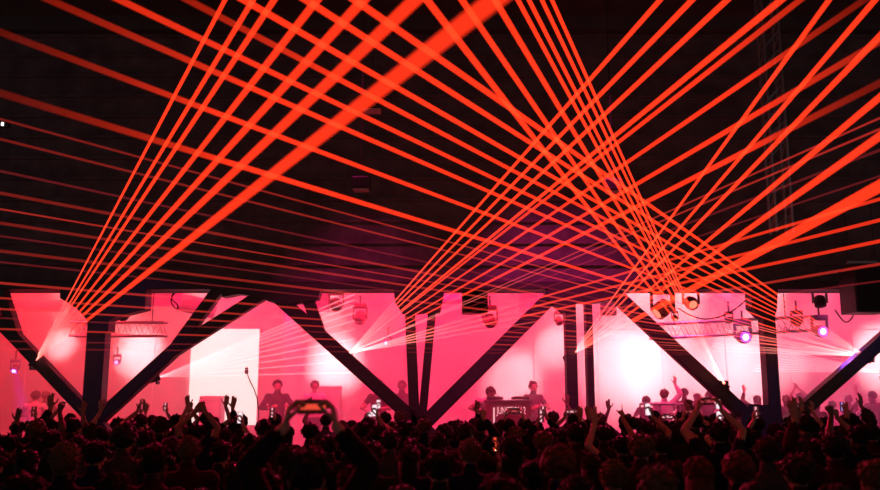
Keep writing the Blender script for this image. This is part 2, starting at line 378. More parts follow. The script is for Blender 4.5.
moving_head(117, 362, 24, .12, (.1, -1, -.2), 'white lamp glaring low beside the thick lone column', 'violet_case', 'lens')

def cable(pts, Y, label, r=.013):
    P_ = [at(x, y, Y) for x, y in pts]; bm = bmesh.new()
    Q = []
    for i in range(len(P_) - 1):
        p0, p1, p2, p3 = P_[max(i - 1, 0)], P_[i], P_[i + 1], P_[min(i + 2, len(P_) - 1)]
        for k in range(6):
            t = k / 6; Q.append(.5 * ((2 * p1) + (p2 - p0) * t + (2 * p0 - 5 * p1 + 4 * p2 - p3) * t * t + (3 * p1 - p0 - 3 * p2 + p3) * t ** 3))
    Q.append(P_[-1]); add_tube(bm, Q, r, 6)
    return tag(bmobj('hanging_cable', bm, M['cable'], None, True), label, 'cable')
cable([(678, 308), (690, 315), (705, 319), (722, 316), (738, 307), (752, 294)], 17.0, 'black cable sagging from the red lamps to the square capital')
cable([(174, 291), (171, 300), (174, 307), (178, 309), (177, 304), (172, 299), (176, 291)], 17.5, 'looped black cable hanging from the fascia beside the forked brace')
cable([(835, 310), (845, 322), (853, 316), (856, 300), (855, 290)], 16.2, 'thin cable looping beside the big loudspeaker')

# canvas panels hung behind the arcade
for (x0, y0, x1, y1, lab) in ((145, 286, 181, 306, 'pink-lit canvas panel hung beside the capital of the thick column'),
                              (305, 286, 330, 312, 'pink-lit canvas panel hung past the forked head of the long brace'),
                              (519, 286, 548, 311, 'pink-lit canvas panel hung beside the head of the brace over the booth')):
    a, b = at(x0, y0, 20), at(x1, y1, 20); bm = bmesh.new(); add_box(bm, ((a.x + b.x) / 2, 20.02, (a.z + b.z) / 2), (b.x - a.x, .03, a.z - b.z))
    tag(bmobj('canvas_panel', bm, M['drape']), lab, 'panel')
# ducts and pipes under the stage ceiling
for (x0, x1, y, Y, r, lab) in ((-20, 62, 306, 23, .16, 'round duct running along the stage ceiling beside the thick lone column'),
                               (180, 214, 302, 21, .22, 'short dark duct slanting beside the forked brace'),
                               (420, 470, 299, 22, .12, 'pipe under the stage ceiling above the twin leaning posts')):
    a, b = at(x0, y, Y), at(x1, y + (8 if x0 == 180 else 0), Y); bm = bmesh.new(); add_tube(bm, [a, b], r, 14)
    tag(bmobj('ceiling_duct', bm, M['duct'], None, True), lab, 'duct')

# lattice mast in the dark hall, and small things on its roof
mb = at(778, 180, 13.5); o = empty('lattice_mast', (mb.x, 13.5, zf + 0.6), 'faint lattice mast hanging in the dark above the violet-lit column', 'mast')
bm = bmesh.new()
for (sx, sy) in ((-1, -1), (1, -1), (1, 1), (-1, 1)): add_tube(bm, [(sx * .13, sy * .13, 0), (sx * .13, sy * .13, 4.4)], .025, 8)
bmobj('upright', bm, M['alu'], o)
bm = bmesh.new()
for k in range(14):
    z0, z1 = k * .31, k * .31 + .31
    for sy in (-.13, .13): add_tube(bm, [(-.13, sy, z0), (.13, sy, z1)], .012, 6)
    for sx in (-.13, .13): add_tube(bm, [(sx, -.13, z1), (sx, .13, z0)], .012, 6)
bmobj('lattice', bm, M['alu'], o)
o = empty('emergency_light', at(4, 125, 12), 'tiny white emergency light high on the dark hall side', 'lamp')
bm = bmesh.new(); add_box(bm, (0, 0, 0), (.16, .08, .08), None, .01); bmobj('casing', bm, M['black'], o)
bm = bmesh.new(); add_box(bm, (0, -.045, 0), (.03, .02, .05)); bmobj('lens', bm, emitmat('emergency_lens', (1, .9, .8), 2.5), o)
for (x, y, Y, lab) in ((361, 191, 13.0, 'dark box lamp hanging from the hall roof among the long low beams'), (372, 112, 11.0, 'small dark lamp hanging high in the hall under the crossing beams'),
                       (613, 193, 13.5, 'dark lamp hidden behind the densest crossing of beams')):
    o = empty('roof_lamp', at(x, y, Y), lab, 'lamp')
    bm = bmesh.new(); add_box(bm, (0, 0, .12), (.3, .25, .2), None, .03); bmobj('casing', bm, M['black'], o)
    bm = bmesh.new(); add_box(bm, (0, 0, .01), (.24, .2, .02)); bmobj('diffuser', bm, M['perspex'], o)
    bm = bmesh.new(); add_tube(bm, [(0, 0, .2), (0, 0, 9.5 - o.location.z)], .008, 6); bmobj('drop_wire', bm, M['cable'], o)
o = empty('strip_lamp', at(862, 264, 14.3), 'short pale strip lamp above the big loudspeaker', 'lamp')
bm = bmesh.new(); add_box(bm, (0, 0, .03), (.5, .06, .05), None, .01); bmobj('casing', bm, M['alu'], o)

# ------------------------------------------------------------------ stage things
# booth with the lettered front
a, b = at(486, 400, 18.9), at(531, 400, 18.9); w = b.x - a.x; h = a.z - STZ
o = empty('dj_booth', ((a.x + b.x) / 2, 19.2, STZ), 'dark red booth with white lettering on its front', 'booth')
bm = bmesh.new(); add_box(bm, (0, 0, h / 2 - .03), (w, .6, h - .06), None, .01); bmobj('counter', bm, M['booth'], o)
bm = bmesh.new(); add_box(bm, (0, 0, h - .03), (w + .06, .66, .05), None, .01); bmobj('counter_top', bm, M['stagedeck'], o)
bm = bmesh.new(); add_box(bm, (-w / 2 + .17, -.31, h / 2 - .06), (.035, .02, h - .2)); bmobj('light_strip', bm, M['signwhite'], o)
tcu = bpy.data.curves.new('lettering', 'FONT'); tcu.body = 'JUNCTION 2'; tcu.size = .26; tcu.extrude = .004; tcu.align_x = 'LEFT'; tcu.align_y = 'TOP'; tcu.space_character = .95
to = bpy.data.objects.new('lettering', tcu); COL.objects.link(to)
bpy.context.view_layer.update()
dg = bpy.context.evaluated_depsgraph_get(); tme = bpy.data.meshes.new_from_object(to.evaluated_get(dg)); bpy.data.objects.remove(to)
tw_ = max(v.co.x for v in tme.vertices)
lo = link('lettering', tme, o, M['signwhite']); sx = (w * .64) / tw_
lo.scale = (sx, .85, 1); lo.rotation_euler = (R(90), 0, 0); lo.location = (-w / 2 + .23, -.306, h - .12)
# mixing gear on the booth
for k, (dx, n) in enumerate(((-.28, 'turntable'), (.28, 'turntable'))):
    t = empty(n, o.location + Vector((dx, .05, h - .004)), 'black turntable on the booth, ' + ('by the light strip' if k == 0 else 'away from the light strip'), 'turntable', 'turntables on the booth')
    bm = bmesh.new(); add_box(bm, (0, 0, .04), (.36, .34, .06), None, .01); bmobj('plinth', bm, M['black'], t)
    bm = bmesh.new(); add_tube(bm, [(0, 0, .07), (0, 0, .085)], .14, 20); bmobj('platter', bm, M['alu'], t)
# microphone on a boom behind a clear lectern screen
p = at(246.5, 372, 18.9); q = at(257, 398, 18.9)
o = empty('microphone_stand', (q.x + .05, 18.9, STZ), 'black microphone on a thin bent boom arm against the white screen', 'microphone')
L = lambda v: Vector(v) - o.location
bm = bmesh.new(); add_tube(bm, [L(p), L(at(250, 381, 18.9)), L(at(254, 389, 18.9)), L(q), (0, 0, 1.25), (0, 0, .03)], .013, 8); bmobj('boom_arm', bm, M['black'], o, True)
bm = bmesh.new(); add_tube(bm, [L(p) + Vector((0, 0, -.04)), L(p) + Vector((0, 0, -.01)), L(p) + Vector((0, 0, .07)), L(p) + Vector((0, 0, .1))], [.03, .042, .042, .03], 12); bmobj('microphone_head', bm, M['black'], o, True)
bm = bmesh.new(); add_tube(bm, [(0, 0, .0), (0, 0, .03)], [.16, .12], 16); bmobj('foot', bm, M['black'], o)
a, b = at(318, 386, 25.2), at(340, 386, 25.2)
o = empty('equipment_case', ((a.x + b.x) / 2, 25.5, STZ), 'pale equipment case on the stage beside the long brace', 'case')
h = a.z - STZ; bm = bmesh.new(); add_box(bm, (0, 0, h / 2), (b.x - a.x, .5, h), None, .02); bmobj('body', bm, M['drape'], o)
bm = bmesh.new(); add_box(bm, (0, 0, h - .06), (b.x - a.x + .02, .52, .03)); bmobj('lid_seam', bm, M['alu'], o)
a, b = at(199, 396, 25.0), at(221, 396, 25.0)
o = empty('flight_case', ((a.x + b.x) / 2, 25.3, STZ), 'low pale flight case at the foot of the tall white screen', 'case'); h = a.z - STZ
bm = bmesh.new(); add_box(bm, (0, 0, h / 2), (b.x - a.x, .5, h), None, .02); bmobj('body', bm, M['drape'], o)
bm = bmesh.new()
for k in (-1, 1): add_box(bm, (k * ((b.x - a.x) / 2 - .03), -.25, h / 2), (.05, .02, h))
add_box(bm, (0, -.255, h - .12), (b.x - a.x, .02, .03)); bmobj('edge_trim', bm, M['alu'], o)
a, b = at(640, 404, 18.7), at(700, 404, 18.7)
o = empty('stage_barrier', ((a.x + b.x) / 2, 18.7, STZ), 'pale railing in front of the hazy dancers beside the slanted brace', 'railing'); h = a.z - STZ
bm = bmesh.new(); add_tube(bm, [(-(b.x - a.x) / 2, 0, h), ((b.x - a.x) / 2, 0, h)], .03, 8); bmobj('top_rail', bm, M['alu'], o)
for k in range(4):
    bm = bmesh.new(); x = (k / 3 - .5) * (b.x - a.x); add_tube(bm, [(x, 0, 0), (x, 0, h)], .022, 8); bmobj('post', bm, M['alu'], o)

# video screens on the back wall
WS = emitmat('video_screen', (1., .86, .80), 2.0)
def screen(x0, y0, x1, y1, Y, label):
    a, b = at(x0, y0, Y), at(x1, y1, Y); b.z = max(b.z, STZ)
    o = empty('video_screen', ((a.x + b.x) / 2, Y + .08, b.z), label, 'screen'); w, h = b.x - a.x, a.z - b.z
    bm = bmesh.new(); add_box(bm, (0, 0, h / 2), (w + .04, .12, h + .04), None, .01); bmobj('casing', bm, M['stagewall'], o)
    bm = bmesh.new(); add_box(bm, (0, -.065, h / 2), (w, .01, h)); bmobj('panel', bm, WS, o)
    return o
screen(192, 329, 256, 425, 26.2, 'tall white glowing screen on the back wall behind the microphone')

# ------------------------------------------------------------------ people
REST = None
def ik(s, w, l1, l2, hint):
    s, w = Vector(s), Vector(w); d = w - s; L = min(d.length, (l1 + l2) * .995); d = d.normalized(); w = s + d * L
    a = (l1 * l1 - l2 * l2 + L * L) / (2 * L); hgt = math.sqrt(max(l1 * l1 - a * a, 0)); h = Vector(hint); h = (h - d * h.dot(d)).normalized()
    return s + d * a + h * hgt, w
def hand(bm, wrist, d, pn, side, mode):
    """palm with five fingers. d: direction of the fingers, pn: palm normal, side: +1 puts the thumb on the +across side"""
    d = Vector(d).normalized(); pn = Vector(pn); pn = (pn - d * pn.dot(d)).normalized(); ac = d.cross(pn) * side
    W = Vector(wrist)
    curl = {'open': (6, 10, 8), 'grip': (38, 55, 40), 'fist': (75, 95, 60), 'point': (75, 95, 60), 'relax': (18, 25, 18)}[mode]
    spread = {'open': .16}.get(mode, .05)
    lens = ((.045, .026, .021), (.05, .03, .022), (.046, .028, .022), (.036, .021, .019)); offs = (.030, .010, -.011, -.030); kn = (.092, .096, .091, .083)
    for i in range(4):
        base = W + d * kn[i] + ac * offs[i]
        add_capsule(bm, W + d * .012 + ac * offs[i] * .55, base, .0145, .0125, 8)
        c = curl if not (mode == 'point' and i == 0) else (3, 4, 3)
        fd = (d + ac * spread * (offs[i] / .03)).normalized(); axis = fd.cross(pn).normalized(); p = base; r = (.0102, .0106, .0102, .0092)[i]
        for j in range(3):
            fd = Quaternion(axis, R(c[j])) @ fd
            if fd.dot(pn) < 0 and j == 0: fd = Quaternion(axis, R(-2 * c[j])) @ fd; axis = -axis
            q = p + fd * lens[i][j]; add_capsule(bm, p, q, r, r * .9, 8); p = q; r *= .93
    p = W + d * .03 + ac * .026
    td = (ac * .75 + d * .6 + pn * (.1 if mode == 'open' else .4)).normalized()
    if mode in ('fist', 'point'): td = (ac * .25 + d * .6 + pn * .6).normalized()
    for j, l in enumerate((.042, .032, .026)):
        q = p + td * l; add_capsule(bm, p, q, .0135 - .0012 * j, .0125 - .0012 * j, 8); p = q
        td = (td + d * .35 + (pn * .25 if mode != 'open' else Vector())).normalized()
def person_data(key, la, ra, lean=0., head_turn=0., female=False):
    """la/ra: (wrist, elbow hint, finger direction, palm normal, mode). Facing +y. Returns body/shirt/trousers/shoes meshes."""
    sw = .165 if female else .19
    def ln(p): p = Vector(p); return Vector((0, 0, .95)) + Matrix.Rotation(-lean, 3, 'X') @ (p - Vector((0, 0, .95))) if p.z > .95 else p
    bm = bmesh.new(); bones = []
    def cap(a, b, ra_, rb_, part): add_capsule(bm, a, b, ra_, rb_); bones.append((Vector(a), Vector(b), ra_, rb_, part))
    rings = [(.84, .10, .08, 0), (.88, .15, .11, 0), (.97, .165, .115, 0), (1.08, .14 if not female else .125, .10, .005), (1.2, .158 if not female else .14, .11, .005), (1.33, .178 if not female else .155, .112, 0), (1.41, .165 if not female else .14, .098, -.008), (1.46, .10, .075, -.012), (1.49, .062, .06, -.01)]
    N = 16; rr = []
    for z, rx, ry, yo in rings:
        rr.append([bm.verts.new(ln((rx * math.copysign(abs(math.cos(t)) ** .85, math.cos(t)), ry * math.sin(t) + yo, z))) for t in [2 * math.pi * k / N for k in range(N)]])
    for a, b in zip(rr, rr[1:]):
        for k in range(N): bm.faces.new((a[k], a[(k + 1) % N], b[(k + 1) % N], b[k]))
    bm.faces.new(rr[0][::-1]); bm.faces.new(rr[-1])
    bones.append((Vector((0, 0, .84)), Vector((0, 0, .98)), .15, .15, 'hip')); bones.append((Vector((0, 0, 1.02)), ln((0, 0, 1.45)), .15, .15, 'torso'))
    for s in (-1, 1):
        hip, kn, an = Vector((s * .088, 0, .88)), Vector((s * .10, .02, .48)), Vector((s * .115, -.02, .09))
        cap(hip, kn, .082, .056, 'leg'); cap(kn, an, .055, .038, 'leg'); add_ball(bm, kn + Vector((0, -.02, -.13)), (.052, .055, .1))
        cap(an - Vector((0, .01, .045)), an + Vector((s * .02, .15, -.055)), .042, .034, 'foot')
        sh = ln((s * sw, -.01, 1.405)); add_ball(bm, sh, .068); cap(ln((s * .08, -.01, 1.40)), sh, .066, .062, 'torso')
        arm = la if s < 0 else ra
        wr, hint, fd, pn, mode = arm
        up = wr[2] > 1.5
        if up:                                          # a raised arm lifts its shoulder
            sh = sh + Vector((-s * .02, 0, .05)); cap(ln((s * .09, 0, 1.36)), sh, .07, .062, 'torso')
        el, w = ik(sh, wr, .285, .26, hint)
        cap(sh, el, .052, .041, 'uparm'); cap(el, w, .041, .028, 'forearm')
        add_ball(bm, el + (w - el) * .25, .043)
        if fd is None: fd = (w - el)
        n0 = len(bm.verts)
        hand(bm, w, fd, pn, 1 if Vector(fd).cross(Vector(pn)).dot(Vector((-s, 0, 0))) >= 0 else -1, mode); bones.append((w, w + Vector(fd).normalized() * .18, .04, .03, 'hand'))
    nk = ln((0, -.005, 1.47)); hc = ln((0, .015, 1.632)); Rh = Matrix.Rotation(-lean * .6, 3, 'X') @ Matrix.Rotation(head_turn, 3, 'Z')
    cap(nk, hc - Vector((0, .015, .06)), .056, .052, 'head')
    H = lambda x, y, z: hc + Rh @ Vector((x, y, z))
    add_ball(bm, H(0, -.012, .022), (.076, .094, .094), 16, 12, Rh); add_ball(bm, H(0, .022, -.04), (.06, .066, .078), 14, 10, Rh)
    add_ball(bm, H(0, .055, -.092), (.028, .026, .022)); add_capsule(bm, H(0, .088, .004), H(0, .108, -.03), .009, .014, 8)      # chin, nose
    add_capsule(bm, H(-.018, .086, -.062), H(.018, .086, -.062), .008, .008, 8)                                                   # mouth
    for s in (-1, 1):
        add_ball(bm, H(s * .077, -.005, -.012), (.012, .021, .033), 10, 8, Rh)
        add_ball(bm, H(s * .031, .078, .008), .0145); add_capsule(bm, H(s * .014, .085, .028), H(s * .05, .074, .028), .008, .007, 8)
    bones.append((hc, hc + Vector((0, 0, .03)), .1, .1, 'head'))
    me = bpy.data.meshes.new('body_src'); bm.to_mesh(me); bm.free()
    ob = bpy.data.objects.new('tmp', me); COL.objects.link(ob)
    m1 = ob.modifiers.new('r', 'REMESH'); m1.mode = 'VOXEL'; m1.voxel_size = .0085
    m2 = ob.modifiers.new('s', 'SMOOTH'); m2.iterations = 3; m2.factor = .5
    m3 = ob.modifiers.new('d', 'DECIMATE'); m3.ratio = .16
    dg = bpy.context.evaluated_depsgraph_get(); body = bpy.data.meshes.new_from_object(ob.evaluated_get(dg)); bpy.data.objects.remove(ob); bpy.data.meshes.remove(me)
    body.name = 'body'
    for p in body.polygons: p.use_smooth = True
    # which bone each vertex belongs to
    own = []
    for v in body.vertices:
        best, bp = 1e9, None
        for a, b, r0, r1, part in bones:
            ab = b - a; t = max(0, min(1, (v.co - a).dot(ab) / ab.dot(ab))); dd = (v.co - a - ab * t).length / (r0 + (r1 - r0) * t)
            if dd < best: best, bp = dd, (part, t)
        own.append(bp)
    def shell(name, test, off):
        keep = [test(own[v.index], v.co) for v in body.vertices]
        vid = {}; vs = []; fs = []; rim = {}
        fl = [p for p in body.polygons if all(keep[i] for i in p.vertices)]
        cnt = {}
        for p in fl:
            for e in p.edge_keys: cnt[e] = cnt.get(e, 0) + 1
        rimv = {i for e, c in cnt.items() if c == 1 for i in e}
        for p in fl:
            f = []
            for i in p.vertices:
                if i not in vid:
                    v = body.vertices[i]; vid[i] = len(vs); vs.append(v.co + v.normal * (off if i not in rimv else off * .55))
                f.append(vid[i])
            fs.append(f)
        # turn the hem in to the skin
        for (i, j), c in cnt.items():
            if c == 1:
                k = []
                for q in (i, j):
                    if q not in rim: rim[q] = len(vs); v = body.vertices[q]; vs.append(v.co - v.normal * .004)
                    k.append(rim[q])
                fs.append([vid[i], vid[j], k[1], k[0]])
        m = bpy.data.meshes.new(name); m.from_pydata(vs, [], fs); m.update()
        b = bmesh.new(); b.from_mesh(m); bmesh.ops.recalc_face_normals(b, faces=b.faces); b.to_mesh(m); b.free()
        for p in m.polygons: p.use_smooth = True
        return m
    shirt = shell('shirt', lambda o, c: (o[0] == 'torso') or (o[0] == 'uparm' and o[1] < .62) or (o[0] == 'hip' and c.z > .93), .014)
    jumper = shell('jumper', lambda o, c: (o[0] in ('torso', 'uparm')) or (o[0] == 'forearm' and o[1] < .86) or (o[0] == 'hip' and c.z > .9), .017)
    trousers = shell('trousers', lambda o, c: (o[0] == 'leg') or (o[0] == 'hip' and c.z < .99), .011)
    shoes = shell('shoes', lambda o, c: o[0] == 'foot', .008)
    return dict(body=body, shirt=shirt, jumper=jumper, trousers=trousers, shoes=shoes, hc=hc, Rh=Rh)
def hair_mesh(style):
    """in head space (head centre at the origin, facing +y)"""
    bm = bmesh.new(); vs = add_ball(bm, (0, -.016, .026), (.089, .108, .106), 24, 18)
    low = {'short': -.015, 'crop': .0, 'long': -.05, 'bob': -.05, 'bun': -.02, 'curly': -.03}[style]
    dele = [v for v in vs if (v.co.y > .048 and v.co.z < .075) or v.co.z < low - .055 * max(0, -v.co.y / .11) or (v.co.y > .0 and v.co.z < -.005)]
    bmesh.ops.delete(bm, geom=dele, context='VERTS')
    r_ = random.Random(style)
    if style == 'curly':
        for k in range(70):
            t, u = r_.uniform(0, 2 * math.pi), r_.uniform(-.25, 1); c = math.sqrt(1 - u * u)
            p = Vector((.09 * c * math.cos(t), -.016 + .105 * c * math.sin(t), .03 + .105 * u))
            if p.y > .05 and p.z < .06: continue
            add_ball(bm, p, r_.uniform(.022, .034), 8, 6)
    if style in ('long', 'bob'):
        n = 13; zb = -.30 if style == 'long' else -.13; prev = None
        for j in range(7):
            z = .02 + (zb - .02) * j / 6; row = []
            for k in range(n):
                t = math.pi + (k / (n - 1)) * math.pi; g = 1 + .12 * math.sin(j * .9) - .02 * j
                row.append(bm.verts.new((.088 * g * math.cos(t), -.012 + .108 * g * math.sin(t) * (1 - .02 * j) - .004 * j, z + .012 * math.sin(k * 2.1) * (j / 6))))
            if prev:
                for k in range(n - 1): bm.faces.new((prev[k], prev[k + 1], row[k + 1], row[k]))
            prev = row
    if style == 'bun': add_ball(bm, (0, -.09, .115), (.044, .042, .04), 14, 10)
    if style == 'crop':
        for k in range(220):
            t, u = r_.uniform(0, 2 * math.pi), r_.uniform(-.1, 1); c = math.sqrt(1 - u * u)
            nrm = Vector((c * math.cos(t), c * math.sin(t), u)); p = Vector((.087 * nrm.x, -.016 + .106 * nrm.y, .026 + .104 * nrm.z))
            if p.y > .045 and p.z < .085: continue
            tg = (nrm + Vector((r_.uniform(-.8, .8), r_.uniform(-.8, .8), r_.uniform(-.8, .3)))).normalized(); add_tube(bm, [p, p + tg * .018], [.009, .003], 4)
    if style in ('short', 'bob', 'long', 'bun'):
        for k in range(90):
            t, u = r_.uniform(0, 2 * math.pi), r_.uniform(-.05, 1); c = math.sqrt(1 - u * u)
            nrm = Vector((c * math.cos(t), c * math.sin(t), u)); p = Vector((.084 * nrm.x, -.016 + .103 * nrm.y, .026 + .102 * nrm.z))
            if p.y > .045 and p.z < .085: continue
            tg = (Vector((0, -.1, -1)) - nrm * Vector((0, -.1, -1)).dot(nrm)).normalized() if u < .97 else Vector((0, -1, 0))
            if style == 'short': tg = (tg + nrm * r_.uniform(.1, .7) + Vector((r_.uniform(-.5, .5), r_.uniform(-.3, .5), 0))).normalized()
            else: tg = (tg + nrm * .12).normalized()
            l = r_.uniform(.03, .055); add_tube(bm, [p, p + tg * l * .5 + nrm * .006, p + tg * l], [.012, .010, .002], 5)
    bmesh.ops.recalc_face_normals(bm, faces=bm.faces)
    if style in ('crop', 'short', 'bun'):
        for v in bm.verts: v.co += v.normal * (r_.uniform(-.003, .004) if style != 'crop' else r_.uniform(.001, .004))
    me = bpy.data.meshes.new('hair'); bm.to_mesh(me); bm.free()
    ob = bpy.data.objects.new('tmp', me); COL.objects.link(ob); md = ob.modifiers.new('s', 'SOLIDIFY'); md.thickness = .012; md.offset = -1
    if False:
        m2 = ob.modifiers.new('u', 'SUBSURF'); m2.levels = 1
    dg = bpy.context.evaluated_depsgraph_get(); out = bpy.data.meshes.new_from_object(ob.evaluated_get(dg)); bpy.data.objects.remove(ob)
    for p in out.polygons: p.use_smooth = True
    return out
V = Vector
dnL = ((-.27, .06, .86), (-.5, -1, 0), (-.05, .15, -1), (1, 0, 0), 'relax'); dnR = ((.27, .06, .86), (.5, -1, 0), (.05, .15, -1), (-1, 0, 0), 'relax')
frL = ((-.2, .30, 1.18), (-1, -.4, -.6), (.5, .7, .4), (.8, -.3, 0), 'relax'); frR = ((.2, .30, 1.18), (1, -.4, -.6), (-.5, .7, .4), (-.8, -.3, 0), 'relax')
POSES = {
 'down':  (dnL, dnR, {}),
 'chest': (frL, frR, {}),
 'film':  (((-.115, .27, 1.70), (-1, -.2, -.7), (.15, .25, 1), (1, .25, 0), 'grip'), ((.115, .27, 1.70), (1, -.2, -.7), (-.15, .25, 1), (-1, .25, 0), 'grip'), {'phone': ((0, .32, 1.80), 'land')}),
 'filmhigh': (((-.125, .20, 1.86), (-1, -.1, -.5), (.15, .2, 1), (1, .25, 0), 'grip'), ((.125, .20, 1.86), (1, -.1, -.5), (-.15, .2, 1), (-1, .25, 0), 'grip'), {'phone': ((0, .25, 1.955), 'land')}),
 'phoneR': (dnL, ((.16, .27, 1.80), (1, -.3, -.6), (-.1, .15, 1), (-1, .2, 0), 'grip'), {'phone': ((.11, .31, 1.90), 'port')}),
 'phoneL': (((-.16, .27, 1.80), (-1, -.3, -.6), (.1, .15, 1), (1, .2, 0), 'grip'), dnR, {'phone': ((-.11, .31, 1.90), 'port')}),
 'shoulder': (dnL, ((.34, .10, 1.44), (1, -.6, -.6), (.1, .1, 1), (-1, .2, 0), 'grip'), {'phone': ((.31, .13, 1.54), 'port')}),
 'upR':   (dnL, ((.27, .10, 1.88), (1, -.3, 0), (.12, .1, 1), (-.2, 1, 0), 'open'), {}),
 'upL':   (((-.27, .10, 1.88), (-1, -.3, 0), (-.12, .1, 1), (.2, 1, 0), 'open'), dnR, {}),
 'fistR': (dnL, ((.22, .12, 1.86), (1, -.3, 0), (.05, .1, 1), (-.2, 1, 0), 'fist'), {}),
 'fistL': (((-.22, .12, 1.86), (-1, -.3, 0), (-.05, .1, 1), (.2, 1, 0), 'fist'), dnR, {}),
 'pointR': (frL, ((.26, .22, 1.84), (1, -.3, 0), (.1, .35, 1), (-.8, .4, 0), 'point'), {}),
 'both':  (((-.30, .10, 1.86), (-1, -.3, 0), (-.15, .1, 1), (.2, 1, 0), 'open'), ((.30, .10, 1.86), (1, -.3, 0), (.15, .1, 1), (-.2, 1, 0), 'open'), {}),
 'heart': (((-.07, .12, 1.90), (-1, -.2, 0), (.5, .1, .85), (.2, 1, 0), 'relax'), ((.07, .12, 1.90), (1, -.2, 0), (-.5, .1, .85), (-.2, 1, 0), 'relax'), {}),
 'bent':  (((-.22, .55, 1.12), (-1, -.5, .3), (.1, .8, -.4), (0, -.4, -1), 'relax'), ((.22, .55, 1.12), (1, -.5, .3), (-.1, .8, -.4), (0, -.4, -1), 'relax'), {'lean': R(38)}),
}
DATA = {}
def data(pose, female):
    k = (pose, female)
    if k not in DATA:
        la, ra, ex = POSES[pose]; DATA[k] = person_data(pose, la, ra, ex.get('lean', 0), 0, female)
    return DATA[k]
HAIR = {}
def objmat(o, m):
    if not o.data.materials: o.data.materials.append(m)
    o.material_slots[0].link = 'OBJECT'; o.material_slots[0].material = m
phones = []
def smartphone(loc, rot, scr, label, torch=False, group=None):
    o = empty('smartphone', loc, label, 'phone', group); o.rotation_euler = rot
    bm = bmesh.new(); add_box(bm, (0, 0, 0), (.154, .009, .076), None, .003); bmobj('case', bm, M['black'], o)
    bm = bmesh.new(); add_box(bm, (0, -.0052, 0), (.144, .001, .069)); bmobj('screen', bm, SCR[scr], o)
    if torch:
        bm = bmesh.new(); add_ball(bm, (.06, -.008, .02), .012, 10, 8); bmobj('torch', bm, M['torch'], o)
    return o
def person(x, y, z, pose, female, style, haircol, top, topcol, skin, scale, rz, label, group=None, scr=None, plabel=None, torch=False):
    D = data(pose, female)
    o = empty('person', (x, y, z), label, 'person', group, rz); o.scale = (scale,) * 3
    b = link('body', D['body'], o); objmat(b, M[skin])
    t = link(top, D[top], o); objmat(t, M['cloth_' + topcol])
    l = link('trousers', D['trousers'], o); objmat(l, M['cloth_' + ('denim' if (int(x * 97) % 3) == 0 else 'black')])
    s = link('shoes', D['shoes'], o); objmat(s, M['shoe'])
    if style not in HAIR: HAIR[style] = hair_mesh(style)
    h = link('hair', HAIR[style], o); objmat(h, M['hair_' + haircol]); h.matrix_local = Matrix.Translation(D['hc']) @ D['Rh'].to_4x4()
    ph = POSES[pose][2].get('phone')
    if ph and scr:
        (px, py, pz), orient = ph
        mw = Matrix.Translation((x, y, z)) @ Matrix.Rotation(rz, 4, 'Z') @ Matrix.Diagonal((scale, scale, scale, 1))
        smartphone(mw @ Vector((px, py, pz)), (0, R(90) if orient == 'port' else 0, rz), scr, plabel, torch, None)
    return o
LAND = [(-60, 'the first brace'), (97, 'the thick column'), (185, 'the forked brace'), (246, 'the microphone'), (314, 'the large phone'), (418, 'the twin posts'),
        (505, 'the lettered booth'), (580, 'the upright pair'), (690, 'the red lamps'), (770, 'the foot plate'), (845, 'the big loudspeaker')]
ORD = ['first', 'second', 'third', 'fourth', 'fifth', 'sixth', 'seventh', 'eighth', 'ninth', 'tenth']
ROWN = ['back row', 'second row from the back', 'third row from the back', 'fourth row from the back', 'fifth row from the back', 'sixth row from the back', 'row before the columns']
PHR = {'down': '', 'chest': '', 'film': 'filming', 'filmhigh': 'filming', 'phoneR': 'filming', 'phoneL': 'filming', 'shoulder': 'filming', 'upR': 'waving', 'upL': 'waving', 'fistR': 'fist up', 'fistL': 'fist up', 'pointR': 'pointing up', 'both': 'hands up', 'heart': 'hands joined'}
HAIRW = {'short': 'short-haired', 'crop': 'crop-haired', 'long': 'long-haired', 'bob': 'bob-haired', 'bun': 'bun-haired', 'curly': 'curly-haired'}
ROWD = [4.7, 6.0, 7.4, 9.0, 10.8, 12.8, 14.8]
